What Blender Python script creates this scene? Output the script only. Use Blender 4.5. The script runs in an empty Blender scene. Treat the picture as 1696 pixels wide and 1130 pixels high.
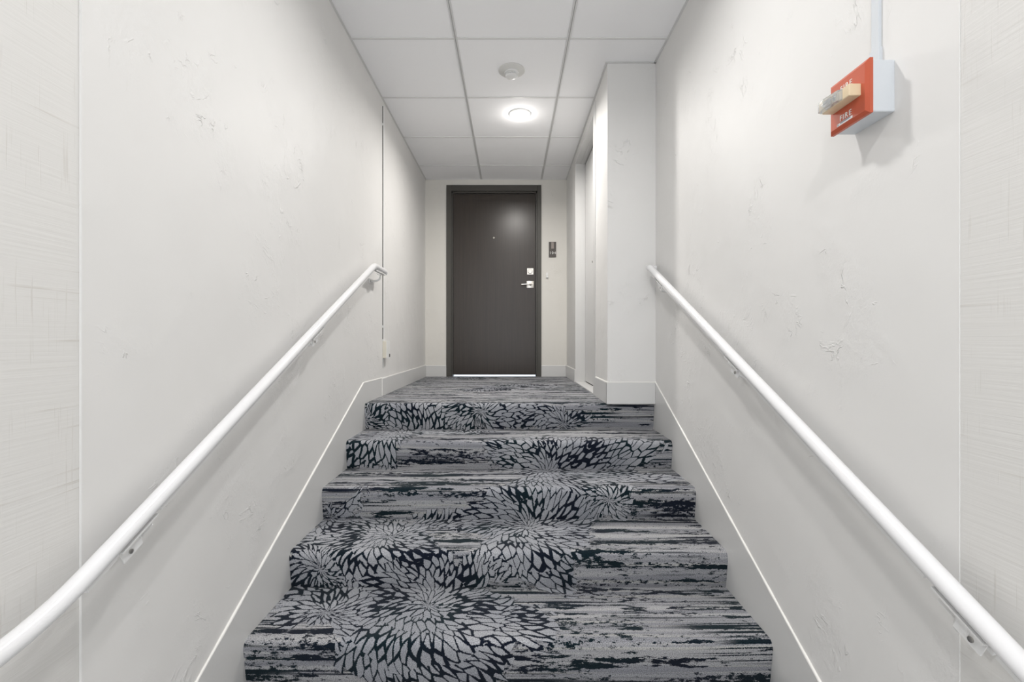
import bpy, bmesh, math, random
from mathutils import Vector, Matrix
random.seed(4)
S = bpy.context.scene
EYE = 1.41                      # camera height over the lower hall floor

# ------------------------------------------------------------------ camera
cam_d = bpy.data.cameras.new('camera'); cam = bpy.data.objects.new('camera', cam_d)
S.collection.objects.link(cam)
cam.location = (0, 0, EYE); cam.rotation_euler = (math.pi/2, 0, 0)
cam_d.sensor_width = 36; cam_d.lens = 36*770/1696
cam_d.shift_x = 2/1696; cam_d.shift_y = -3/1696
cam_d.clip_start = .02
S.camera = cam
# ------------------------------------------------------------------ world, exposure
w = bpy.data.worlds.new('world'); S.world = w; w.use_nodes = True
w.node_tree.nodes['Background'].inputs[0].default_value = (.93, .96, 1, 1)
w.node_tree.nodes['Background'].inputs[1].default_value = 2.15
S.view_settings.view_transform = 'Standard'; S.view_settings.look = 'None'
S.view_settings.gamma = 1; S.view_settings.use_curve_mapping = False
S.view_settings.exposure = 0.08
# ceiling downlights (y along the hall); the nearer ones are above and behind the camera
LAMP_Y = [3.33, 1.52, -.25]
LAMP_X = .065
LAMP_W = [19, 10.5, 14]
LAMP_C = [(1, .965, .92), (1, .985, .965), (1, .985, .97)]
for y, p, lc in zip(LAMP_Y, LAMP_W, LAMP_C):
    l = bpy.data.lights.new('downlight_beam', 'AREA'); l.shape = 'DISK'; l.size = .11
    l.energy = p; l.color = lc; l.spread = math.radians(165)
    o = bpy.data.objects.new('downlight_beam', l); S.collection.objects.link(o)
    o.location = (LAMP_X, y, EYE+1.598)
    l = bpy.data.lights.new('added_ceiling_glow', 'POINT'); l.shadow_soft_size = .03; l.energy = p*.055; l.color = lc  # added point light without a fixture, brightens the ceiling round the downlight
    o = bpy.data.objects.new('added_ceiling_glow', l); S.collection.objects.link(o); o.location = (LAMP_X, y, EYE+1.55)
# cool light of the room behind the far door, seen as a line under the slab
l = bpy.data.lights.new('room_light', 'AREA'); l.size = .6; l.energy = 30; l.color = (.85, .93, 1)
o = bpy.data.objects.new('room_light', l); S.collection.objects.link(o); o.location = (-.16, 5.3, EYE+1.2)

# ------------------------------------------------------------------ materials
def newmat(name, rgb=(.8, .8, .8), rough=.5, metal=0, spec=.5):
    m = bpy.data.materials.new(name); m.use_nodes = True
    b = m.node_tree.nodes['Principled BSDF']
    b.inputs['Base Color'].default_value = (*rgb, 1); b.inputs['Roughness'].default_value = rough
    b.inputs['Metallic'].default_value = metal; b.inputs['Specular IOR Level'].default_value = spec
    return m
class G:                        # tiny node helper
    def __init__(s, m): s.t = m.node_tree; s.b = s.t.nodes['Principled BSDF']
    def n(s, ty, **kw):
        nd = s.t.nodes.new(ty)
        for k, v in kw.items(): setattr(nd, k, v)
        return nd
    def l(s, a, b): s.t.links.new(a, b)
    def setin(s, inp, v):
        if isinstance(v, bpy.types.NodeSocket): s.l(v, inp)
        else: inp.default_value = v
    def m(s, op, a, b=0., c=0., clamp=False):
        nd = s.n('ShaderNodeMath', operation=op); nd.use_clamp = clamp
        s.setin(nd.inputs[0], a); s.setin(nd.inputs[1], b); s.setin(nd.inputs[2], c)
        return nd.outputs[0]
    def noise(s, vec, scale=1, detail=2, rough=.5, dist=0, dim='3D'):
        nd = s.n('ShaderNodeTexNoise', noise_dimensions=dim)
        s.l(vec, nd.inputs['Vector']); nd.inputs['Scale'].default_value = scale
        nd.inputs['Detail'].default_value = detail; nd.inputs['Roughness'].default_value = rough
        nd.inputs['Distortion'].default_value = dist
        return nd.outputs['Fac']
    def comb(s, x, y, z=0.):
        nd = s.n('ShaderNodeCombineXYZ')
        for i, v in enumerate((x, y, z)): s.setin(nd.inputs[i], v)
        return nd.outputs[0]
    def sep(s, v):
        nd = s.n('ShaderNodeSeparateXYZ'); s.l(v, nd.inputs[0]); return nd.outputs
    def ramp(s, v, a, b):       # smooth step a..b -> 0..1
        nd = s.n('ShaderNodeMapRange', interpolation_type='SMOOTHSTEP'); s.l(v, nd.inputs[0])
        nd.inputs[1].default_value = a; nd.inputs[2].default_value = b
        return nd.outputs[0]
    def mix(s, f, a, b):
        nd = s.n('ShaderNodeMix', data_type='RGBA'); s.setin(nd.inputs[0], f)
        for i, v in ((6, a), (7, b)):
            if isinstance(v, tuple): nd.inputs[i].default_value = (*v, 1)
            else: s.l(v, nd.inputs[i])
        return nd.outputs[2]
    def bump(s, h, dist, strength=1.):
        nd = s.n('ShaderNodeBump'); nd.inputs['Distance'].default_value = dist
        nd.inputs['Strength'].default_value = strength; s.l(h, nd.inputs['Height'])
        s.l(nd.outputs[0], s.b.inputs['Normal'])
    def pos(s): return s.n('ShaderNodeNewGeometry').outputs['Position']
    def scaled(s, v, x, y, z, off=0):
        nd = s.n('ShaderNodeMapping'); s.l(v, nd.inputs[0]); nd.inputs['Scale'].default_value = (x, y, z)
        nd.inputs['Location'].default_value = (off, off, off); return nd.outputs[0]

def stucco(name, rgb, amount=1.):
    m = newmat(name, rgb, .55, spec=.35); g = G(m); p = g.pos()
    # trowelled skip marks: short ridges where a warped noise crosses its middle, only in patches
    n1 = g.noise(p, 7, 5, .55, 1.2)
    ridge = g.m('SUBTRACT', 1., g.ramp(g.m('ABSOLUTE', g.m('SUBTRACT', n1, .5)), .0, .022))
    patch = g.ramp(g.noise(g.scaled(p, 1, 1, 1, 7), 4.5, 2, .6), .47, .66)
    patch2 = g.ramp(g.noise(g.scaled(p, 1, 1, 1, 3), 16, 2, .6), .50, .66)
    marks = g.m('MULTIPLY', g.m('MULTIPLY', ridge, patch), patch2)
    rough = g.m('MULTIPLY', g.noise(p, 42, 5, .65), g.m('MULTIPLY', patch, .55))
    big = g.m('MULTIPLY', g.noise(p, 2.2, 2, .5), 2.2)
    h = g.m('ADD', g.m('ADD', g.m('MULTIPLY', marks, .5), rough), big)
    g.bump(h, .0055*amount, .8)
    c = g.mix(g.ramp(g.noise(p, 3, 3, .6), .35, .65), tuple(v*.985 for v in rgb), rgb)
    g.l(c, g.b.inputs['Base Color'])
    return m
M_wall = stucco('painted_stucco', (.73, .722, .708))
M_wallback = stucco('painted_stucco_warm', (.73, .71, .665))
def wallpaper():
    rgb = (.69, .68, .66); m = newmat('linen_wallpaper', rgb, .6, spec=.3); g = G(m); p = g.pos()
    a = g.noise(g.scaled(p, 1, 2.5, 130), 1, 3, .6)          # long horizontal threads
    b = g.noise(g.scaled(p, 1, 170, 6, 5), 1, 2, .6)          # short vertical threads
    pt = g.ramp(g.noise(g.scaled(p, 1, 5, 9, 9), 1, 2), .42, .62)
    la = g.ramp(a, .60, .72); lb = g.m('MULTIPLY', g.ramp(b, .58, .72), pt)
    f = g.m('MAXIMUM', g.m('MULTIPLY', la, g.m('ADD', .35, g.m('MULTIPLY', pt, .65))), g.m('MULTIPLY', lb, .6))
    g.l(g.mix(g.m('MULTIPLY', f, .65), rgb, (.53, .50, .46)), g.b.inputs['Base Color'])
    g.bump(g.m('SUBTRACT', a, g.m('MULTIPLY', lb, .3)), .0012, .5)
    return m
M_paper = wallpaper()
def painted(name, rgb, rough=.4, fine=.0004):
    m = newmat(name, rgb, rough); g = G(m)
    g.bump(g.noise(g.pos(), 90, 3, .6), fine, .6); return m
M_trim = painted('semi_gloss_trim', (.64, .638, .63), .32)
M_caulk = painted('white_caulk', (.84, .83, .80), .45, .001)
M_tile = painted('ceiling_tile_white', (.91, .91, .92), .9, .0006)
M_grid = painted('grid_metal_grey', (.66, .66, .655), .45)
M_gridw = painted('grid_metal_white', (.72, .72, .715), .5)
M_rail = painted('white_powder_coat', (.80, .80, .81), .22, .0001)
M_bracket = painted('bracket_white', (.74, .74, .735), .35, .0002)
M_white = painted('white_plastic', (.78, .78, .77), .4, .0002)
M_beige = painted('beige_plastic', (.74, .70, .60), .45, .0002)
M_beigew = painted('aged_white_plastic', (.66, .655, .635), .45, .0002)
M_cream = painted('cream_plastic', (.72, .58, .39), .4, .0002)
M_red = painted('fire_red_paint', (.50, .095, .045), .38, .0002)
M_box = painted('grey_white_metal', (.62, .65, .68), .42, .0003)
M_dark = newmat('dark_recess', (.02, .02, .02), .6)
M_shadowline = newmat('dark_parts_and_shade', (.09, .085, .08), .6)  # dark openings and small parts, also the painted shade beside the left raceway
M_steel = newmat('satin_nickel', (.74, .71, .66), .3, 1)
M_screw = newmat('steel_screw', (.45, .44, .42), .35, 1)
M_lens = newmat('clear_lens', (.93, .96, .97), .06)
b_ = M_lens.node_tree.nodes['Principled BSDF']; b_.inputs['Transmission Weight'].default_value = .75; b_.inputs['IOR'].default_value = 1.45
M_reflector = newmat('strobe_reflector', (.8, .8, .8), .18, 1)
M_bulb = newmat('lamp_lens', (1, 1, 1), .5)
b_ = M_bulb.node_tree.nodes['Principled BSDF']; b_.inputs['Emission Color'].default_value = (1, .98, .95, 1); b_.inputs['Emission Strength'].default_value = 14
def darkwood(name, rgb, rough, grain):
    m = newmat(name, rgb, rough, spec=.3); g = G(m); p = g.pos()
    a = g.noise(g.scaled(p, 130, 1, 3), 1, 4, .6)
    b = g.noise(g.scaled(p, 35, 1, 1.2, 4), 1, 3, .6)
    f = g.m('ADD', g.m('MULTIPLY', a, .6), g.m('MULTIPLY', b, .4))
    g.l(g.mix(g.ramp(f, .35, .65), tuple(v*(1-grain) for v in rgb), tuple(v*(1+grain) for v in rgb)), g.b.inputs['Base Color'])
    g.bump(a, .0003, .3); g.b.inputs['Coat Weight'].default_value = .45; g.b.inputs['Coat Roughness'].default_value = .27; return m
M_slab = darkwood('dark_laminate', (.030, .021, .015), .33, .14)
M_frame = painted('taupe_frame_paint', (.060, .056, .048), .42, .0003)
M_signd = newmat('sign_brown', (.075, .065, .058), .4)
M_signi = newmat('sign_insert', (.26, .225, .205), .35, .4)
M_signt = newmat('sign_letter', (.8, .8, .77), .5)
M_pale = newmat('pale_bounce_floor', (.78, .78, .77), .35)  # light tone picked so the floor bounces light up to the ceiling
M_lit = newmat('pale_floor', (.8, .82, .85), .5)
M_stick = newmat('sticker_white', (.8, .8, .8), .4)
M_stickg = newmat('sticker_grey', (.28, .30, .34), .5)

# carpet ------------------------------------------------------------
# petal clusters: centre (u across, v along the unfolded stair), weight
CENT = [(-.291, 1.66, .42), (-.655, 1.73, .25), (-.497, 1.27, .36), (.075, 1.17, .42), (.175, .672, .46),
        (.453, 1.012, .13), (-.606, .31, .36), (-.157, .055, .25), (-.84, 1.08, .2), (-.076, -.93, .3),
        (-.40, -1.78, .25), (.30, .12, .26), (-.86, .12, .2), (-.75, 1.47, .14)]
def carpet():
    m = newmat('patterned_carpet', (.3, .3, .32), .95, spec=.12); g = G(m)
    uv = g.n('ShaderNodeUVMap', uv_map='UVMap').outputs[0]
    base = g.sep(uv)
    # yarn-edge jitter plus a gentle bend of the petals
    jit = g.n('ShaderNodeTexNoise'); g.l(uv, jit.inputs['Vector']); jit.inputs['Scale'].default_value = 330; jit.inputs['Detail'].default_value = 1
    jj = g.sep(jit.outputs['Color'])
    wav = g.n('ShaderNodeTexNoise'); g.l(uv, wav.inputs['Vector']); wav.inputs['Scale'].default_value = 5; wav.inputs['Detail'].default_value = 1
    ww = g.sep(wav.outputs['Color'])
    def warp(i, k, kj): return g.m('ADD', base[i], g.m('ADD', g.m('MULTIPLY', g.m('SUBTRACT', ww[i], .5), k), g.m('MULTIPLY', g.m('SUBTRACT', jj[i], .5), kj)))
    u = warp(0, .09, .008); v = warp(1, .09, .008)
    best = None
    for (cx, cy, R) in CENT:
        du = g.m('SUBTRACT', u, cx); dv = g.m('SUBTRACT', v, cy)
        d = g.m('SQRT', g.m('ADD', g.m('MULTIPLY', du, du), g.m('MULTIPLY', dv, dv)))
        q = g.m('DIVIDE', d, R)
        if best is None: best = (q, du, dv, d)
        else:
            t = g.m('LESS_THAN', q, best[0])
            def sel(a, b): return g.m('ADD', g.m('MULTIPLY', t, a), g.m('MULTIPLY', g.m('SUBTRACT', 1., t), b))
            best = (g.m('MINIMUM', q, best[0]), sel(du, best[1]), sel(dv, best[2]), sel(d, best[3]))
    q, du, dv, r = best
    ang = g.m('ARCTAN2', dv, du)
    # number of petals round the circle grows ring by ring so that a petal stays about 17 x 45 mm
    rn = g.m('ADD', r, g.m('MULTIPLY', g.m('SUBTRACT', ww[2], .5), .14))
    K = g.m('ADD', 1.9, g.m('ADD', g.m('MULTIPLY', g.m('GREATER_THAN', rn, .075), 1.9),
            g.m('ADD', g.m('MULTIPLY', g.m('GREATER_THAN', rn, .165), 2.9), g.m('MULTIPLY', g.m('GREATER_THAN', rn, .30), 4.))))
    # sheared square cells = pointed lozenges along the radius
    gx = g.m('ADD', g.m('MULTIPLY', ang, K), g.m('MULTIPLY', r, 9.)); gy = g.m('MULTIPLY', r, 11.)
    vc = g.comb(g.m('ADD', gx, gy), g.m('SUBTRACT', gx, gy), 0.)
    RND = .62
    vo = g.n('ShaderNodeTexVoronoi', feature='DISTANCE_TO_EDGE', voronoi_dimensions='2D'); g.l(vc, vo.inputs['Vector'])
    vo.inputs['Scale'].default_value = 1; vo.inputs['Randomness'].default_value = RND
    edge = g.m('MULTIPLY', vo.outputs['Distance'], g.m('MULTIPLY', g.m('DIVIDE', g.m('ADD', r, .02), K), .8))     # about metres to the petal edge
    thick = g.m('ADD', .0019, g.m('MULTIPLY', g.ramp(g.noise(uv, 8, 1), .40, .66), .0044))
    thick = g.m('MINIMUM', thick, g.m('ADD', .0007, g.m('MULTIPLY', r, .05)))
    thick = g.m('MULTIPLY', thick, g.m('ADD', 1., g.m('MULTIPLY', g.m('LESS_THAN', base[1], -.15), .5)))   # bolder outlines on the landing
    petal = g.ramp(g.m('SUBTRACT', edge, thick), -.0003, .0005)
    # petal area: signed distance baked per vertex (positive inside), edge follows whole petals roughly
    at = g.n('ShaderNodeAttribute', attribute_name='bloom')
    vp = g.n('ShaderNodeTexVoronoi', feature='F1', voronoi_dimensions='2D'); g.l(vc, vp.inputs['Vector'])
    vp.inputs['Scale'].default_value = 1; vp.inputs['Randomness'].default_value = RND
    cellr = g.sep(vp.outputs['Color'])[0]
    inside = g.m('ADD', at.outputs['Fac'], g.m('MULTIPLY', g.m('SUBTRACT', cellr, .5), .045))
    bloom = g.m('GREATER_THAN', inside, 0.)
    # stripes
    vj = g.m('ADD', base[1], g.m('MULTIPLY', g.m('SUBTRACT', jj[1], .5), .0055))
    vj = g.m('ADD', vj, g.m('MULTIPLY', g.noise(g.comb(g.m('MULTIPLY', base[0], 1.3), g.m('MULTIPLY', base[1], 1.3)), 1, 1), .02))
    def sn(fu, fv, det=2, off=0., rough=.5):
        return g.noise(g.comb(g.m('ADD', g.m('MULTIPLY', base[0], fu), off), g.m('MULTIPLY', vj, fv), off), 1, det, rough)
    thin = g.ramp(sn(.7, 66, 1, 3.3), .60, .608)
    thin2 = g.ramp(sn(2.0, 125, 2, 13.), .60, .612)
    blot = g.ramp(g.m('ADD', sn(8, 40, 5, 8.1, .72), g.m('MULTIPLY', g.m('SUBTRACT', sn(1.3, 22, 1, 5.), .5), .8)), .585, .60)
    spk = g.ramp(g.m('ADD', sn(34, 80, 4, 2.2, .75), g.m('MULTIPLY', g.m('SUBTRACT', sn(1.8, 16, 1, 9.), .5), .7)), .60, .62)
    thinmask = g.ramp(sn(1.6, 12, 1, 6.), .40, .56)
    dark = g.m('MAXIMUM', g.m('MAXIMUM', g.m('MULTIPLY', g.m('MAXIMUM', thin, thin2), thinmask), blot), spk)
    tone = sn(1.0, 38, 2, 1.)
    lightc = g.mix(g.ramp(tone, .38, .62), (.345, .352, .385), (.54, .54, .555))
    lightc = g.mix(g.m('MULTIPLY', g.ramp(sn(.8, 70, 1, 21.), .60, .66), .5), lightc, (.66, .65, .60))
    navy = g.mix(g.ramp(g.noise(uv, 3, 1), .4, .6), (.007, .012, .026), (.006, .019, .027))
    stripes = g.mix(dark, lightc, navy)
    pet = g.mix(g.ramp(g.noise(uv, 2.5, 1), .35, .65), (.41, .425, .465), (.54, .55, .585))
    flowers = g.mix(petal, navy, pet)
    col = g.mix(bloom, stripes, flowers)
    pile = g.noise(uv, 330, 2, .7)
    col = g.mix(g.m('MULTIPLY', g.ramp(pile, .66, .34), .6), col, (.0, .0, .0))
    g.l(col, g.b.inputs['Base Color'])
    g.b.inputs['Sheen Weight'].default_value = .08
    g.bump(g.m('ADD', pile, g.m('MULTIPLY', petal, .0)), .0025, .7)
    return m
M_carpet = carpet()

# ------------------------------------------------------------------ mesh helpers
def obj(name, bm, mat, parent=None, smooth=False, loc=None):
    me = bpy.data.meshes.new(name); bmesh.ops.recalc_face_normals(bm, faces=bm.faces[:]); bm.to_mesh(me); bm.free()
    if mat: me.materials.append(mat)
    if smooth:
        for p in me.polygons: p.use_smooth = True
        try: me.set_sharp_from_angle(angle=math.radians(40))
        except Exception: pass
    o = bpy.data.objects.new(name, me); S.collection.objects.link(o)
    if parent:
        o.parent = parent
        o.matrix_parent_inverse = Matrix.Translation(-wloc(parent))
    return o
def wloc(o):
    return o.location.copy() if o.type == 'EMPTY' else Vector((0, 0, 0))   # meshes carry world coordinates
def thing(name, label, cat, loc, group=None):
    o = bpy.data.objects.new(name, None); S.collection.objects.link(o); o.location = loc
    o.empty_display_size = .1
    if label: o['label'] = label; o['category'] = cat
    if group: o['group'] = group
    return o
def sthing(name, loc):
    o = bpy.data.objects.new(name, None); S.collection.objects.link(o); o.location = loc; o['kind'] = 'structure'
    return o
def struct(name, bm, mat, **k):
    o = obj(name, bm, mat, **k)
    if not k.get('parent'): o['kind'] = 'structure'
    return o
def box(bm, x0, x1, y0, y1, z0, z1, bev=0, seg=2):
    """box in world metres; z is height relative to the eye line"""
    x0, x1 = sorted((x0, x1)); y0, y1 = sorted((y0, y1)); z0, z1 = sorted((z0, z1))
    r = bmesh.ops.create_cube(bm, size=1)
    for v in r['verts']:
        v.co = Vector(((x0+x1)/2+v.co.x*(x1-x0), (y0+y1)/2+v.co.y*(y1-y0), EYE+(z0+z1)/2+v.co.z*(z1-z0)))
    if bev:
        es = list({e for v in r['verts'] for e in v.link_edges})
        bmesh.ops.bevel(bm, geom=es, offset=bev, segments=seg, profile=.5, affect='EDGES')
    return bm
def B(*a, **k): return box(bmesh.new(), *a, **k)
def prism_x(bm, x0, x1, prof):
    """prof: list of (y, h) outline, extruded along x"""
    a = [bm.verts.new((x0, y, EYE+h)) for y, h in prof]; b = [bm.verts.new((x1, y, EYE+h)) for y, h in prof]
    bm.faces.new(a); bm.faces.new(b[::-1])
    n = len(prof)
    for i in range(n): bm.faces.new((a[i], b[i], b[(i+1) % n], a[(i+1) % n]))
    return bm
def lathe(bm, cx, cy, cz, prof, n=32, axis='z'):
    """prof: list of (r, t) ; t along axis (world), centre cz is h"""
    rings = []
    for r, t in prof:
        ring = []
        for i in range(n):
            a = 2*math.pi*i/n; c, s = math.cos(a)*r, math.sin(a)*r
            p = {'z': (cx+c, cy+s, EYE+cz+t), 'y': (cx+c, cy+t, EYE+cz+s), 'x': (cx+t, cy+c, EYE+cz+s)}[axis]
            ring.append(bm.verts.new(p))
        rings.append(ring)
    for a, b in zip(rings, rings[1:]):
        for i in range(n): bm.faces.new((a[i], a[(i+1) % n], b[(i+1) % n], b[i]))
    bm.faces.new(rings[0]); bm.faces.new(rings[-1][::-1])
    return bm
def fillet(pts, radii, seg=8):
    P = [Vector(p) for p in pts]; out = [P[0]]
    for i in range(1, len(P)-1):
        a, b, c = P[i-1], P[i], P[i+1]; r = radii[i-1]
        d1 = (a-b).normalized(); d2 = (c-b).normalized()
        k = min(r, (a-b).length*.49, (c-b).length*.49)
        s, e = b+d1*k, b+d2*k
        for j in range(seg+1):
            t = j/seg; out.append(s*(1-t)**2+b*2*t*(1-t)+e*t*t)
    out.append(P[-1]); return out
def tube(bm, pts, r, n=20, cap=True):
    """pts: (x, y, h)"""
    P = [Vector((p[0], p[1], p[2]+EYE)) for p in pts]
    T = [((P[min(i+1, len(P)-1)]-P[max(i-1, 0)])).normalized() for i in range(len(P))]
    up = Vector((0, 0, 1)) if abs(T[0].z) < .9 else Vector((1, 0, 0))
    N = (up-T[0]*up.dot(T[0])).normalized(); rings = []
    for i, p in enumerate(P):
        N = (N-T[i]*N.dot(T[i])).normalized(); Bn = T[i].cross(N)
        rr = r[i] if isinstance(r, (list, tuple)) else r
        rings.append([bm.verts.new(p+(N*math.cos(2*math.pi*k/n)+Bn*math.sin(2*math.pi*k/n))*rr) for k in range(n)])
    for a, b in zip(rings, rings[1:]):
        for i in range(n): bm.faces.new((a[i], a[(i+1) % n], b[(i+1) % n], b[i]))
    if cap: bm.faces.new(rings[0][::-1]); bm.faces.new(rings[-1])
    return bm
def obox(bm, c, t, u, n, L, W, H):
    """box centred at c (x,y,h) with axes t,u,n and full sizes L,W,H"""
    c = Vector((c[0], c[1], c[2]+EYE)); t, u, n = Vector(t), Vector(u), Vector(n); vs = []
    for a in (-.5, .5):
        for b in (-.5, .5):
            for d in (-.5, .5): vs.append(bm.verts.new(c+t*a*L+u*b*W+n*d*H))
    for f in ((0, 1, 3, 2), (4, 6, 7, 5), (0, 4, 5, 1), (2, 3, 7, 6), (0, 2, 6, 4), (1, 5, 7, 3)):
        bm.faces.new([vs[i] for i in f])
    return bm

# ------------------------------------------------------------------ dimensions
XL, XR = -.864, .846            # stair walls
XLS, XRS = -.858, .841          # faces of the stair skirts
XP = .565                       # landing right wall
YC_L, YC_R = .936, .877         # where the stucco walls start
YB = 4.70                       # end wall
YP = 2.716                      # pillar face
HC = 1.612                      # ceiling
HL = -.378                      # landing
TR, RI = .309, .1465
ZK = [2.747-TR*i for i in range(7)]
HK = [HL]+[-.531-RI*i for i in range(6)]+[-EYE]
YEND = -1.9

# ------------------------------------------------------------------ walls
struct('wall_left', B(-1.02, XL, YC_L, YB+.12, -EYE-.05, HC+.09), M_wall)
struct('wall_left.001', B(-1.02, XL-.005, YEND, YC_L, -EYE-.05, HC+.09), M_paper)
bm = B(XR, 1.02, YC_R, YP, -EYE-.05, HC+.09); struct('wall_right', bm, M_wall)
struct('wall_right.005', B(XR, 1.02, YP, 2.85, -EYE-.05, HL), M_wall)
struct('trim_1', B(XRS, XR+.001, YP-.001, 2.80, HL-.35, HL-.0005), M_trim)
struct('wall_right.001', B(XR+.002, 1.02, YEND, YC_R, -EYE-.05, HC+.09), M_paper)
struct('wall_right.002', B(XP, 1.02, YP, 3.175, HL, HC+.09), M_wall)        # pillar block
bm = B(XP, .80, 4.066, YB, HL-.2, HC+.09); box(bm, XP, .80, 3.175, 4.066, 1.538, HC+.09); struct('wall_right.003', bm, M_wall)
DX0, DX1, DT = -.650, .308, 1.556   # door frame outside
bm = B(XL, DX0+.02, YB, YB+.12, HL-.2, HC+.09); box(bm, DX1-.02, .80, YB, YB+.12, HL-.2, HC+.09)
box(bm, DX0+.02, DX1-.02, YB, YB+.12, DT-.02, HC+.09); struct('wall_back', bm, M_wallback)
#struct('trim_1', B(XL-.012, XL+.0015, YC_L-.0005, YC_L+.006, -EYE, HC, bev=.001), M_wall)
#struct('trim_2', B(XR-.0015, XR+.012, YC_R-.0005, YC_R+.006, -EYE, HC, bev=.001), M_wall)

# ------------------------------------------------------------------ ceiling with lay-in tiles
ceil = sthing('ceiling', (0, 2.2, EYE+HC))
bm = B(-1.02, 1.02, YEND, YB+.12, HC+.06, HC+.10); o = obj('ceiling_deck', bm, M_tile, ceil)
mains = [-.297, .310]; xs = [XL, -.297, .310]
rows = [4.325-.61*i for i in range(-1, 13)]
cols = [(XL, -.297), (-.297, .310), (.310, XR)]
tile_lamp = [(LAMP_X, y) for y in LAMP_Y]
for i in range(len(rows)-1):
    y1 = min(rows[i], YB); y0 = max(rows[i+1], YEND)
    for c, (x0, x1) in enumerate(cols):
        ya, yb = y0+.004, y1-.004
        spans = [(ya, yb, x1)]
        if c == 2:
            if ya >= YP: spans = [(ya, yb, XP)]
            elif yb > YP: spans = [(ya, YP, x1), (YP, yb, XP)]
        bm = bmesh.new()
        for (a, b_2, xe) in spans:
            box(bm, x0+.0085, xe-.004, a, b_2, HC+.0035, HC+.016)
        obj('ceiling_tile', bm, M_tile, ceil)
for x in mains:
    bm = bmesh.new()
    box(bm, x-.0095, x-.0015, YEND, YB, HC, HC+.004); box(bm, x+.0015, x+.0095, YEND, YB, HC, HC+.004)
    box(bm, x-.0035, x+.0035, YEND, YB, HC+.0045, HC+.02)
    obj('main_runner', bm, M_grid, ceil)
for y in rows[1:-1]:
    if y < YEND: continue
    xe = XP if y > YP else XR
    for x0, x1 in ((XL, -.3065), (-.2875, .3005), (.3195, xe)):
        obj('cross_tee', B(x0, x1, y-.007, y+.007, HC+.0005, HC+.006), M_gridw, ceil)
bm = bmesh.new()                # wall angle
t = .011
box(bm, XL, XL+t, YEND, YB, HC-.001, HC+.003); box(bm, XR-t, XR, YEND, YP, HC-.001, HC+.003)
box(bm, XP-t, XP, YP-.0, YB, HC-.001, HC+.003); box(bm, XP-t, XR, YP-t, YP, HC-.001, HC+.003)
o = obj('wall_angle', bm, M_grid, ceil)
obj('wall_angle.001', B(XL, XP, YB-.010, YB, HC-.001, HC+.003), M_gridw, ceil)

# ------------------------------------------------------------------ carpet on landing, stairs, lower floor
POLY = [  # petal areas on the unfolded carpet (u, v)
 [(-.86, -.02), (-.45, -.02), (-.30, -.03), (.12, -.02), (.28, .03), (.46, .07), (.50, .11), (.38, .15), (.1, .16), (-.2, .165), (-.05, .24), (-.25, .30),
  (-.5, .33), (-.57, .45), (-.585, .6), (-.64, .66), (-.72, .60), (-.80, .62), (-.87, .62), (-.87, .40), (-.87, .30), (-.70, .20), (-.86, .14)],
 [(-.15, .44), (.10, .40), (.45, .40), (.74, .46), (.80, .50), (.72, .60), (.60, .66), (.83, .80), (.70, .86), (.50, .88), (.56, .95), (.545, 1.05),
  (.52, 1.10), (.42, 1.07), (.36, 1.15), (.33, 1.32), (.25, 1.40), (.26, 1.50), (.24, 1.62), (.16, 1.60), (.02, 1.52), (-.10, 1.52), (-.25, 1.60),
  (-.30, 1.54), (-.20, 1.48), (-.12, 1.38), (-.10, 1.28), (-.26, 1.22), (-.42, 1.18), (-.46, 1.08), (-.30, 1.05), (-.12, .99), (-.10, .94), (.02, .86), (.10, .76),
  (.03, .70), (-.05, .66), (-.12, .56)],
 [(-.86, 1.10), (-.70, 1.09), (-.50, 1.12), (-.36, 1.20), (-.30, 1.34), (-.24, 1.42), (-.12, 1.50), (-.05, 1.60), (.10, 1.70), (.19, 1.80), (.15, 1.90), (.02, 1.88),
  (-.02, 1.95), (-.04, 2.1), (-.10, 2.2), (-.40, 2.2), (-.45, 2.05), (-.56, 1.95), (-.58, 1.80), (-.62, 1.77), (-.72, 1.80), (-.80, 1.80), (-.86, 1.70), (-.87, 1.5)],
 [(-.86, 1.04), (-.76, 1.02), (-.67, .94), (-.74, .94), (-.64, .93), (-.66, .99), (-.70, 1.06), (-.80, 1.09)],
 [(-.45, -.72), (-.30, -.80), (-.20, -1.0), (.0, -1.15), (.36, -1.15), (.42, -1.0), (.28, -.85), (.10, -.72), (-.1, -.64), (-.3, -.62)],
 [(-.66, -1.72), (-.50, -1.6), (-.28, -1.6), (-.05, -1.7), (-.15, -1.88), (-.4, -1.9), (-.62, -1.88)]]
def sdist(u, v):
    best = -9
    for P in POLY:
        ins = False; dm = 9; n = len(P)
        for i in range(n):
            (x1, y1), (x2, y2) = P[i], P[(i+1) % n]
            if (y1 > v) != (y2 > v) and u < (x2-x1)*(v-y1)/(y2-y1)+x1: ins = not ins
            dx, dy = x2-x1, y2-y1; tt = max(0, min(1, ((u-x1)*dx+(v-y1)*dy)/(dx*dx+dy*dy)))
            dm = min(dm, math.hypot(u-x1-tt*dx, v-y1-tt*dy))
        best = max(best, dm if ins else -dm)
    return max(-.2, min(.2, best))
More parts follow.
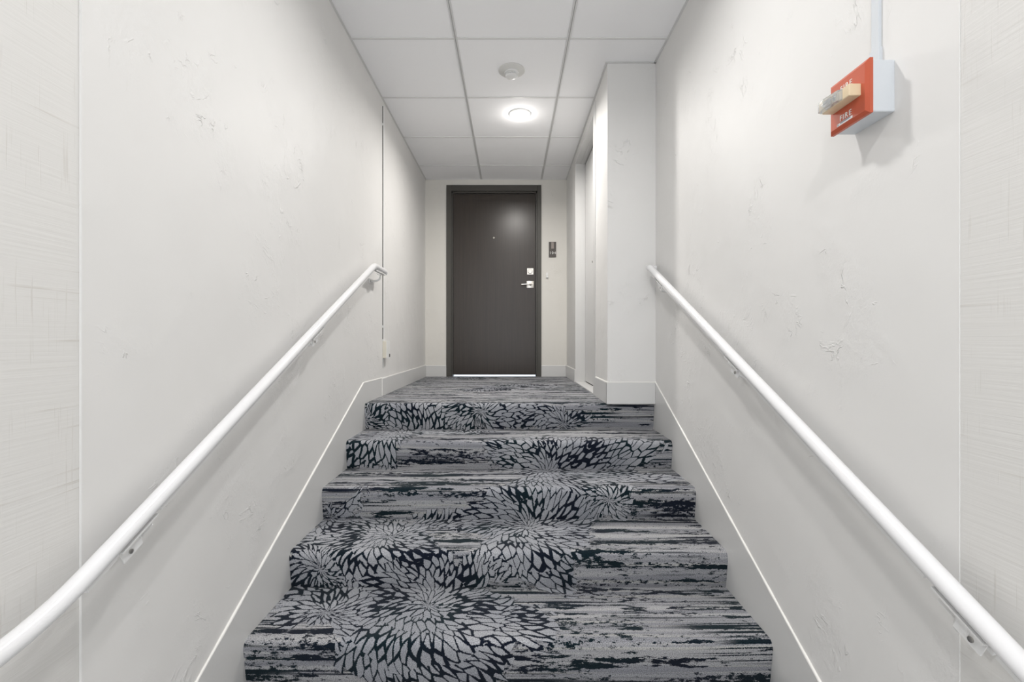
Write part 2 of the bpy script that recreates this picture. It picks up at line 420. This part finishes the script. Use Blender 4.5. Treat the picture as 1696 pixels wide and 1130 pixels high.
def carpet_strip(name, prof, x0, x1, s0, parent=None, nx=70, thick=None):
    """prof: (y, h) surface polyline from far/top to near/bottom; s0 unfolded length at its start"""
    bm = bmesh.new(); uvl = bm.loops.layers.uv.new('UVMap'); al = bm.verts.layers.float.new('bloom')
    # subdivide to about 2.5 cm
    pts = []; s = s0
    for i, (y, h) in enumerate(prof):
        if i:
            py, ph = prof[i-1]; L = math.hypot(y-py, h-ph); k = max(1, int(L/.025))
            for j in range(1, k+1): pts.append((py+(y-py)*j/k, ph+(h-ph)*j/k, s+L*j/k))
            s += L
        else: pts.append((y, h, s))
    rows_ = []
    for (y, h, ss) in pts:
        r = []
        for i in range(nx+1):
            x = x0+(x1-x0)*i/nx
            vv = bm.verts.new((x, y, EYE+h)); vv[al] = sdist(x, ss); r.append((vv, (x, ss)))
        rows_.append(r)
    for a, b in zip(rows_, rows_[1:]):
        for i in range(nx):
            q = (a[i], b[i], b[i+1], a[i+1]); f = bm.faces.new([v[0] for v in q])
            for lp, v in zip(f.loops, q): lp[uvl].uv = v[1]
    # underside so that it has body
    if thick is not None:
        for side in (0, -1):
            vs = [r[side][0] for r in rows_]
            c = [bm.verts.new((vs[0].co.x, vs[-1].co.y+.0, thick)) , bm.verts.new((vs[0].co.x, vs[0].co.y, thick))]
            try: bm.faces.new(vs+c)
            except Exception: pass
    me = bpy.data.meshes.new(name); bm.to_mesh(me); bm.free(); me.materials.append(M_carpet)
    for p in me.polygons: p.use_smooth = True
    try: me.set_sharp_from_angle(angle=math.radians(60))
    except Exception: pass
    o = bpy.data.objects.new(name, me); S.collection.objects.link(o)
    if parent: o.parent = parent; o.matrix_parent_inverse = Matrix.Translation(-wloc(parent))
    return o, s
def riser_prof(k):              # from the tread level over the rounded nose down riser k
    yt, ht, hb = ZK[k], HK[k], HK[k+1]; P = []
    yn = yt-.020; r = .026
    P.append((yt+.02, ht)); 
    for j in range(7):
        a = math.pi/2*j/6; P.append((yn+r-math.sin(a)*r, ht-r+math.cos(a)*r))
    P.append((yt-.006, hb+.02)); P.append((yt-.001, hb))
    return P
def plen(P): return sum(math.hypot(P[i][0]-P[i-1][0], P[i][1]-P[i-1][1]) for i in range(1, len(P)))
L0 = YB+.03-(ZK[0]+.02)
land, s = carpet_strip('floor', [(YB+.03, HL), (ZK[0]+.02, HL)], XL, XR, -L0-.02, nx=70)
land['kind'] = 'structure'
stairs = thing('staircase', 'carpeted staircase with navy and grey petal and stripe pattern climbing to the dark door', 'stairs', (0, ZK[-1], 0))
s = -.02
for k in range(7):
    P = riser_prof(k)
    if k < 6: P.append((ZK[k+1]+.02, HK[k+1]))
    o, s = carpet_strip('step', P, XLS-.004, XRS+.004, s, stairs, thick=0.0 if k == 6 else EYE+HK[k+1]-.12)
struct('floor.001', B(-1.02, 1.02, YEND, ZK[6]+.05, -EYE-.05, -EYE), M_pale)  # out of view, kept pale to throw light onto the ceiling

# ------------------------------------------------------------------ baseboards and stair skirts
SL = .4745
def skirt(name, xw, xf, yknee, hknee, yfar, ynear):
    top = [(ynear, hknee-SL*(yknee-ynear)), (yknee, hknee)]
    if yfar > yknee: top.append((yfar, hknee-.004))
    bot = [(yfar, HL-.30), (2.3, HL-.40), (ynear, -EYE-.02)]
    o = struct(name, prism_x(bmesh.new(), xw, xf, top+bot), M_trim)
    bm = bmesh.new(); xm = xw+(xf-xw)*.45
    tp = []
    for (a, b) in zip(top, top[1:]):
        n = max(2, int((b[0]-a[0])/.03))
        for j in range(n): tp.append((a[0]+(b[0]-a[0])*j/n, a[1]+(b[1]-a[1])*j/n))
    tp.append(top[-1])
    tube(bm, [(xm, y, h+.0005) for y, h in tp], [.0044+random.uniform(-.0007, .0012) for _ in tp], n=8)
    obj('caulk_bead', bm, M_caulk, o, smooth=True)
skirt('baseboard_left', XL-.001, XLS, 2.715, -.256, 3.098, YC_L)
skirt('baseboard_right', XR+.001, XRS, 2.715, -.250, 2.716, YC_R)
def bb(name, x0, x1, y0, y1, top=-.268, bev=.003, bot=HL-.01):
    o = struct(name, B(x0, x1, y0, y1, bot, top, bev=bev), M_trim); return o
def caulk(parent, pts, r=.002):
    obj('caulk_bead', tube(bmesh.new(), pts, r, n=8), M_caulk, parent, smooth=True)
o = bb('baseboard_left.001', XL-.001, XLS+.003, 3.099, YB, -.262); caulk(o, [(XL+.002, 3.1, -.261), (XL+.002, YB-.01, -.261)])
caulk(o, [(XLS+.001, 3.098, -.262), (XLS+.001, 3.098, HL)], .003)
o = bb('baseboard_back', XLS, DX0, YB-.010, YB+.001, -.266); caulk(o, [(XLS, YB-.003, -.265), (DX0, YB-.003, -.265)])
o = bb('baseboard_back.001', DX1, XP-.008, YB-.010, YB+.001, -.266); caulk(o, [(DX1, YB-.003, -.265), (XP-.01, YB-.003, -.265)])
o = bb('baseboard_right.001', XP-.008, XP+.001, 4.072, YB, -.266); caulk(o, [(XP-.002, 4.075, -.265), (XP-.002, YB, -.265)])
o = bb('baseboard_right.002', XP-.008, XP+.001, YP-.014, 3.09, -.252, bot=HL); caulk(o, [(XP-.003, YP-.004, -.2505), (XP-.003, 3.08, -.2505)], .0035)
o = bb('baseboard_front', XP-.008, XRS, YP-.016, YP+.001, -.252, bot=HL); caulk(o, [(XP-.004, YP-.004, -.2505), (XRS, YP-.004, -.2505)], .003)

# ------------------------------------------------------------------ end door (dark, unit entrance)
door = sthing('door_1', ((DX0+DX1)/2, YB, EYE+HL))
FI0, FI1, FT = -.602, .268, 1.497
bm = bmesh.new()
box(bm, DX0, FI0, YB-.012, YB+.012, HL, DT, bev=.002); box(bm, FI1, DX1, YB-.012, YB+.012, HL, DT, bev=.002)
box(bm, FI0, FI1, YB-.012, YB+.012, FT, DT, bev=.002)
# rabbet and stop
box(bm, FI0-.001, FI0+.014, YB+.013, YB+.12, HL, FT+.0); box(bm, FI1-.014, FI1+.001, YB+.013, YB+.12, HL, FT)
box(bm, FI0, FI1, YB+.013, YB+.12, FT-.016, FT+.001)
obj('door_frame', bm, M_frame, door)
SX0, SX1, SB, ST = -.587, .252, HL+.017, 1.479
slab = obj('door_slab', B(SX0+.003, SX1-.003, YB+.028, YB+.072, SB, ST-.003, bev=.0015), M_slab, door)
obj('door_gasket', box(box(B(SX0-.001, SX0+.003, YB+.030, YB+.06, SB, ST), SX1-.003, SX1+.001, YB+.030, YB+.06, SB, ST), SX0, SX1, YB+.030, YB+.06, ST-.003, ST+.001), M_dark, door)
YS = YB+.028
px = lambda p: (p-846)/770*YS
ph = lambda p: (562-p)/770*YS
o = obj('peephole', lathe(bmesh.new(), px(818), YS, ph(394), [(.0095, .002), (.0095, -.003), (.007, -.005), (.004, -.0035)], 16, 'y'), M_steel, slab, True); o['label'] = 'bright metal peephole'
bm = B(px(873), px(883.5), YS-.007, YS+.001, ph(455), ph(444.7), bev=.0015)
o = obj('deadbolt', bm, M_steel, slab); o['label'] = 'square satin deadbolt plate with a round cylinder'
cx, cz = px(878), ph(449.8)
bm = lathe(bmesh.new(), cx, YS-.007, cz, [(.0225, .001), (.0225, -.010), (.0195, -.013), (.012, -.013), (.012, -.011), (.010, -.014)], 24, 'y')
box(bm, cx-.0012, cx+.0012, YS-.0225, YS-.018, cz-.007, cz+.007)
obj('lock_cylinder', bm, M_steel, slab, True)
bm = lathe(bmesh.new(), cx, YS-.0075, cz, [(.0245, .001), (.0245, -.0012)], 24, 'y'); obj('cylinder_ring', bm, M_shadowline, slab)
bm = B(px(872.3), px(884), YS-.007, YS+.001, ph(477), ph(466), bev=.0015)
lx, lz = px(878.5), ph(471.5)
lathe(bm, lx, YS-.007, lz, [(.013, .001), (.013, -.012), (.0085, -.016), (.0085, -.045), (.004, -.048)], 20, 'y')
tube(bm, fillet([(lx, YS-.040, lz), (lx-.012, YS-.044, lz), (lx-.093, YS-.042, lz-.004)], [.008]), [.0085]*5+[.007]*5+[.0055], n=14)
o = obj('lever_handle', bm, M_steel, slab, True); o['label'] = 'satin lever handle on a square rose'
# the bright room behind the end door
struct('floor.002', B(-1.0, 1.0, YB+.03, YB+1.6, HL-.02, HL-.002), M_lit)
bm = B(-1.02, 1.02, YB+1.6, YB+1.62, HL-.02, HC); box(bm, -1.04, -1.02, YB+.12, YB+1.62, HL-.02, HC); box(bm, 1.02, 1.04, YB+.12, YB+1.62, HL-.02, HC)
box(bm, -1.04, 1.04, YB+.12, YB+1.62, HC, HC+.02)
struct('wall_back.001', bm, M_lit)

# ------------------------------------------------------------------ recessed closet door in the right landing wall
d2 = sthing('door_2', (.60, 3.62, EYE+HL))
J0, J1, JT, XS = 3.175, 4.066, 1.538, .650
bm = bmesh.new()
box(bm, XP-.0005, XS+.05, J1-.004, J1+.002, HL, JT-.001)                     # far reveal lining
box(bm, XP-.0005, XS+.05, J0-.002, J0+.003, HL, JT-.001)
box(bm, XP-.0005, XS+.05, J0+.003, J1-.004, JT-.004, JT+.002)
box(bm, XP-.0005, XS, J0, J1, HL-.01, HL+.007)                     # sill
obj('door_frame', bm, M_trim, d2)
bm = B(XP-.003, XP+.001, J0-.082, J0+.0005, HL, JT+.045, bev=.001)
tube(bm, [(XP-.001, J0-.084, HL), (XP-.001, J0-.084, JT+.05)], .0025, n=8)
obj('casing', bm, M_trim, d2)
obj('head_stop', box(B(XP+.048, XS, J0, J1, JT-.008, JT), XP+.048, XS, J1-.005, J1, HL+.01, JT-.008), M_trim, d2)
s2 = obj('door_slab', B(XS, XS+.04, J0+.0, J1-.012, HL+.014, JT-.016, bev=.001), M_trim, d2)
obj('door_gap', box(box(B(XS+.006, XS+.03, J1-.013, J1-.004, HL+.008, JT-.008), XS+.006, XS+.03, J0, J1, JT-.017, JT-.007), XS+.006, XS+.03, J0, J1, HL+.006, HL+.0145), M_dark, d2)
o = obj('keyhole', lathe(bmesh.new(), XS, 3.70, .617, [(.008, .002), (.008, -.003), (.004, -.004)], 14, 'x'), M_screw, s2, True)
struct('wall_right.004', B(.80, 1.02, 3.17, YB+.12, HL-.2, HC+.09), M_dark)

# ------------------------------------------------------------------ handrails
def bracket(parent, xr, y, h, side, slope, strap=.105):
    """side -1: wall on the left; strap under the rail, arm to the wall, screwed tab"""
    c = 1/math.hypot(1, slope); t = (0, c, slope*c); n = (0, -slope*c, c); u = (1, 0, 0)
    xw = XL if side < 0 else XR
    def P(a, b, x): return (x, y+t[1]*a+n[1]*b, h+t[2]*a+n[2]*b)
    bm = bmesh.new()
    obox(bm, P(0, -.0225, xr), t, u, n, strap, .022, .004)                       # saddle strap
    obox(bm, P(-strap*.25, -.037, xr-side*.002), t, u, n, strap*.50, .003, .030)   # screw tab
    obox(bm, P(strap*.24, -.034, xr+side*.014), t, (.8, 0, -side*-.6), n, strap*.40, .034, .003)   # bent flange to the arm
    o = obj('bracket', bm, M_bracket, parent)
    bm = bmesh.new()
    W = Vector((0, -slope*c, c)); wy, wh = y-n[1]*.075, h-n[2]*.075
    pts = fillet([P(.0, -.022, xr), P(.0, -.066, xr+side*.006), (xw-side*.003, wy, wh)], [.025], 6)
    tube(bm, pts, .0060, n=12); obj('arm', bm, M_bracket, o, True)
    bm = obox(bmesh.new(), (xw-side*.002, wy, wh), t, u, n, .058, .006, .030); obj('wall_plate', bm, M_bracket, o)
    for k in (-.021, .021):
        bm = lathe(bmesh.new(), xw-side*.005, wy+t[1]*k, wh+t[2]*k, [(.0045, side*.001), (.0045, -side*.002), (.002, -side*.003)], 12, 'x')
        obj('screw', bm, M_screw, o, True)
    q = P(-strap*.30, -.041, xr-side*.004)
    bm = lathe(bmesh.new(), q[0], q[1], q[2], [(.0050, side*.001), (.0050, -side*.002), (.002, -side*.0028)], 12, 'x')
    obj('screw', bm, M_screw, o, True)
    return o
def bars(parent, xr, segs, hf):  # flat support bar let into the underside between the brackets
    c = 1/math.hypot(1, SL)
    for y0, y1 in segs:
        ym = (y0+y1)/2; bm = bmesh.new()
        obox(bm, (xr, ym+SL*c*.0195, hf(ym)-c*.0195), (0, c, SL*c), (1, 0, 0), (0, -SL*c, c), (y1-y0)/c, .018, .008)
        obj('support_bar', bm, M_bracket, parent)
hl = lambda y: .432-SL*(2.726-y)
hr = lambda y: .371+SL*(y-2.55)
RR = .0178
left = thing('handrail', 'white tubular handrail sloping along the left stair wall, bending level at both ends', 'handrail', (-.80, .30, EYE+hl(.76)))
pts = fillet([(XL+.002, .28, hl(.76)), (-.80, .28, hl(.76)), (-.80, .76, hl(.76)), (-.80, 2.72, hl(2.72)), (-.80, 2.95, hl(2.72)-.002)], [.05, .13, .03])
obj('rail', tube(bmesh.new(), pts, RR, 28), M_rail, left, True)
bm = bmesh.new()
box(bm, -.8085, -.8035, 2.745, 2.948, hl(2.72)-.026, hl(2.72)-.012); box(bm, -.7965, -.7915, 2.745, 2.948, hl(2.72)-.026, hl(2.72)-.012)
obj('channel', bm, M_bracket, left)
bm = lathe(bmesh.new(), -.80, 2.952, hl(2.72)-.006, [(RR, -.004), (RR+.001, 0), (RR*.9, .004), (.008, .006)], 24, 'y'); obj('end_cap', bm, M_bracket, left, True)
bracket(left, -.80, .985, hl(.985), -1, SL); bracket(left, -.80, 1.90, hl(1.90), -1, SL); bracket(left, -.80, 2.86, hl(2.72), -1, 0, .07)
bars(left, -.80, [(.86, .925), (1.045, 1.84), (1.96, 2.69)], hl)
right = thing('handrail', 'white tubular handrail sloping along the right stair wall under the red alarm', 'handrail', (.785, .20, EYE+hr(.6)))
right.name = 'handrail.001'
pts = fillet([(XR+.002, .16, hr(.58)), (.785, .16, hr(.58)), (.785, .58, hr(.58)), (.785, 2.615, hr(2.615)), (.786, 2.652, hr(2.615)+.006), (.826, 2.662, hr(2.615)+.004)], [.05, .13, .02, .03])
obj('rail', tube(bmesh.new(), pts, RR, 28), M_rail, right, True)
bm = tube(bmesh.new(), [(.826, 2.662, hr(2.615)+.004), (.829, 2.6625, hr(2.615)+.004)], .0155, 20); obj('end_cap', bm, M_shadowline, right, True)
bracket(right, .785, .800, hr(.800), 1, SL); bracket(right, .785, 1.63, hr(1.63), 1, SL); bracket(right, .785, 2.44, hr(2.44), 1, SL)
bars(right, .785, [(.62, .735), (.865, 1.57), (1.69, 2.38), (2.50, 2.60)], hr)

# ------------------------------------------------------------------ ceiling fittings
def text_part(name, body, size, mat, parent, loc, rot, depth=.0006):
    cu = bpy.data.curves.new(name, 'FONT'); cu.body = body; cu.size = size; cu.extrude = depth
    cu.align_x = 'CENTER'; cu.align_y = 'CENTER'; cu.space_character = 1.25; cu.resolution_u = 3
    to = bpy.data.objects.new(name, cu); S.collection.objects.link(to)
    dg = bpy.context.evaluated_depsgraph_get(); me = bpy.data.meshes.new_from_object(to.evaluated_get(dg))
    bpy.data.objects.remove(to); bpy.data.curves.remove(cu)
    mt = Matrix.Translation((loc[0], loc[1], EYE+loc[2])) @ rot.to_4x4()
    me.transform(mt); me.materials.clear(); me.materials.append(mat)
    o = bpy.data.objects.new(name, me); S.collection.objects.link(o)
    o.parent = parent; o.matrix_parent_inverse = Matrix.Translation(-wloc(parent)); return o
LBL = ['glowing round ceiling downlight in the tile nearest the dark door', 'ceiling downlight above the middle of the stairs', 'ceiling downlight above the lower hall', 'ceiling downlight farthest down the lower hall']
for y, lb in zip(LAMP_Y, LBL):
    d = thing('ceiling_light', lb, 'ceiling light', (LAMP_X, y, EYE+HC), 'recessed ceiling downlights')
    prof = [(.078, .004), (.078, -.001), (.074, -.004), (.062, -.004), (.060, .003)]
    obj('trim_ring', lathe(bmesh.new(), LAMP_X, y, HC, prof, 36), M_white, d, True)
    obj('lamp_lens', lathe(bmesh.new(), LAMP_X, y, HC, [(.060, .003), (.060, -.003), (.050, -.006)], 36), M_bulb, d, True)
dt = thing('smoke_detector', 'round off-white smoke detector on the ceiling just before the glowing downlight', 'smoke detector', (.005, 2.79, EYE+HC))
dx, dy = .005, 2.79
obj('base_plate', lathe(bmesh.new(), dx, dy, HC, [(.078, .004), (.079, -.002), (.074, -.006), (.050, -.009), (.046, -.012)], 40), M_beigew, dt, True)
obj('sensor_head', lathe(bmesh.new(), dx, dy, HC, [(.044, -.010), (.043, -.020), (.034, -.022), (.034, -.027)], 36), M_white, dt, True)
bm = bmesh.new()
for i in range(12):
    a = 2*math.pi*i/12; c, s_ = math.cos(a), math.sin(a)
    obox(bm, (dx+c*.0345, dy+s_*.0345, HC-.0265), (c, s_, 0), (-s_, c, 0), (0, 0, 1), .007, .003, .010)
obj('vent_rib', bm, M_white, dt)
obj('vent_gap', lathe(bmesh.new(), dx, dy, HC, [(.031, -.020), (.031, -.032)], 30), M_shadowline, dt)
obj('sensor_cap', lathe(bmesh.new(), dx, dy, HC, [(.037, -.031), (.037, -.034), (.033, -.038), (.014, -.041)], 36), M_white, dt, True)
sp = thing('sprinkler', 'small white sprinkler rose cut by the top edge of the picture', 'sprinkler', (.0, 2.165, EYE+HC))
bm = lathe(bmesh.new(), 0, 2.165, HC, [(.034, .004), (.034, -.001), (.030, -.004), (.012, -.005)], 28); obj('rose', bm, M_white, sp, True)
bm = lathe(bmesh.new(), 0, 2.165, HC, [(.008, -.004), (.008, -.012), (.014, -.013), (.014, -.015)], 20); obj('deflector', bm, M_white, sp, True)

# ------------------------------------------------------------------ fire alarm
AY0, AY1, AH0, AH1 = 1.024, 1.143, .502, .617
al = thing('fire_alarm', 'red fire alarm plate with clear strobe on a grey box high on the right wall', 'fire alarm', (XR, (AY0+AY1)/2, EYE+(AH0+AH1)/2))
obj('back_box', B(.795, XR+.001, AY0, AY1, AH0, AH1, bev=.003), M_box, al)
# plate with sloped rim
bm = bmesh.new()
def rect(x, m): return [bm.verts.new((x, y, EYE+h)) for y, h in ((AY0-.003+m, AH0-.003+m), (AY1+.003-m, AH0-.003+m), (AY1+.003-m, AH1+.003-m), (AY0-.003+m, AH1+.003-m))]
rs = [rect(.796, 0), rect(.789, 0), rect(.7835, .008)]
bm.faces.new(rs[0]); bm.faces.new(rs[-1][::-1])
for a, b in zip(rs, rs[1:]):
    for i in range(4): bm.faces.new((a[i], a[(i+1) % 4], b[(i+1) % 4], b[i]))
obj('face_plate', bm, M_red, al)
XF = .7835
bm = B(.757, XF+.001, 1.040, 1.132, .546, .573, bev=.002); obj('strobe_housing', bm, M_cream, al)
bm = prism_x(bmesh.new(), 0, 1, [])if False else bmesh.new()
# lens: faceted clear bar with slanted ends standing on the housing
pr = [(1.061, .758), (1.066, .748), (1.108, .7425), (1.130, .746), (1.1335, .757)]
va = [bm.verts.new((x, y, EYE+.5475)) for y, x in pr]; vb = [bm.verts.new((x, y, EYE+.5715)) for y, x in pr]
bm.faces.new(va); bm.faces.new(vb[::-1])
for i in range(5): bm.faces.new((va[i], vb[i], vb[(i+1) % 5], va[(i+1) % 5]))
bmesh.ops.bevel(bm, geom=bm.edges[:], offset=.0012, segments=2, affect='EDGES')
obj('strobe_lens', bm, M_lens, al)
bm = bmesh.new()
for a, b_2 in ((1.072, 1.082), (1.088, 1.112)):
    box(bm, .7495, .7575, a, b_2, .552, .567, bev=.001)
tube(bm, [(.7485, 1.07, .5595), (.7485, 1.118, .5595)], .0016, n=8)
obj('strobe_reflector', bm, M_reflector, al)
ROT = Matrix(((0, 0, -1), (-1, 0, 0), (0, 1, 0)))       # text x -> -y, text y -> z, normal -> -x
text_part('lettering', 'FIRE', .0175, M_signt, al, (XF-.0003, 1.086, .592), ROT)
text_part('lettering', 'FIRE', .0175, M_signt, al, (XF-.0003, 1.088, .5235), ROT)
stk = obj('sticker', B(XF-.0004, XF+.0002, 1.066, 1.116, .5085, .5145), M_stick, al)
obj('sticker_print', B(XF-.0007, XF, 1.072, 1.105, .5115, .5152), M_stickg, stk)
obj('sticker_mark', B(XF-.0007, XF, 1.111, 1.114, .5095, .5135), M_stickg, stk)
rc = thing('cable_raceway', 'thin grey surface raceway rising from the red fire alarm to the ceiling', 'raceway', (XR, 1.071, EYE+AH1))
obj('cover', B(XR-.0075, XR+.001, 1.061, 1.082, .66, HC, bev=.001), M_box, rc)
obj('connector', B(XR-.010, XR+.001, 1.058, 1.085, AH1-.001, .667, bev=.001), M_box, rc)

# ------------------------------------------------------------------ left wall raceway and outlet box
r2 = thing('cable_raceway', 'thin white raceway dropping from the ceiling to the cream box beyond the left handrail', 'raceway', (XL, 3.138, EYE-.02)); r2.name = 'cable_raceway.001'
obj('cover', B(XL-.001, XL+.0075, 3.131, 3.150, -.012, 1.575, bev=.001), M_white, r2)
obj('shadow_gap', B(XL-.001, XL+.0045, 3.1285, 3.1312, .0, 1.57), M_shadowline, r2)  # dark strip standing in for the shade along the cover
for h in (.085, 1.447):
    obj('coupling', B(XL-.001, XL+.0095, 3.127, 3.154, h-.008, h+.008, bev=.001), M_white, r2)
ob = thing('outlet_box', 'small cream surface outlet box low on the left wall of the landing', 'outlet', (XL, 3.17, EYE-.07))
obj('back_box', B(XL-.001, XL+.026, 3.135, 3.205, -.128, -.014, bev=.002), M_beige, ob)
obj('cover_plate', B(XL+.026, XL+.031, 3.131, 3.209, -.130, -.012, bev=.0015), M_white, ob)
obj('jack', B(XL+.0305, XL+.034, 3.182, 3.200, -.122, -.100, bev=.001), M_shadowline, ob)
obj('stub', B(XL-.001, XL+.003, 3.135, 3.150, -.195, -.128), M_grid, r2)

# ------------------------------------------------------------------ room sign and doorbell
sx = lambda p: (p-846)/770*YB
sh = lambda p: (562-p)/770*YB
sg = thing('room_sign', 'small dark brown room sign reading 104 right of the dark door', 'sign', (sx(915), YB, EYE+sh(414)))
obj('sign_plate', B(sx(909), sx(921), YB-.006, YB+.001, sh(426.5), sh(401), bev=.0008), M_signd, sg)
o = obj('sign_insert', B(sx(913), sx(917.3), YB-.008, YB-.005, sh(412), sh(401.4)), M_signi, sg); o['label'] = 'lighter metallic insert'
text_part('sign_number', '104', .038, M_signt, sg, (sx(915.2), YB-.0068, sh(419.3)), Matrix(((1, 0, 0), (0, 0, -1), (0, 1, 0))))
db = thing('doorbell', 'tiny white doorbell button between the dark door and the right corner', 'doorbell', (sx(906), YB, EYE+sh(457.5)))
obj('bell_base', B(sx(904.3), sx(907.6), YB-.007, YB+.001, sh(461), sh(451.7), bev=.003), M_white, db, True)
obj('button', lathe(bmesh.new(), sx(906), YB-.006, sh(459.3), [(.0125, .001), (.0125, -.010), (.009, -.014), (.004, -.015)], 20, 'y'), M_white, db, True)
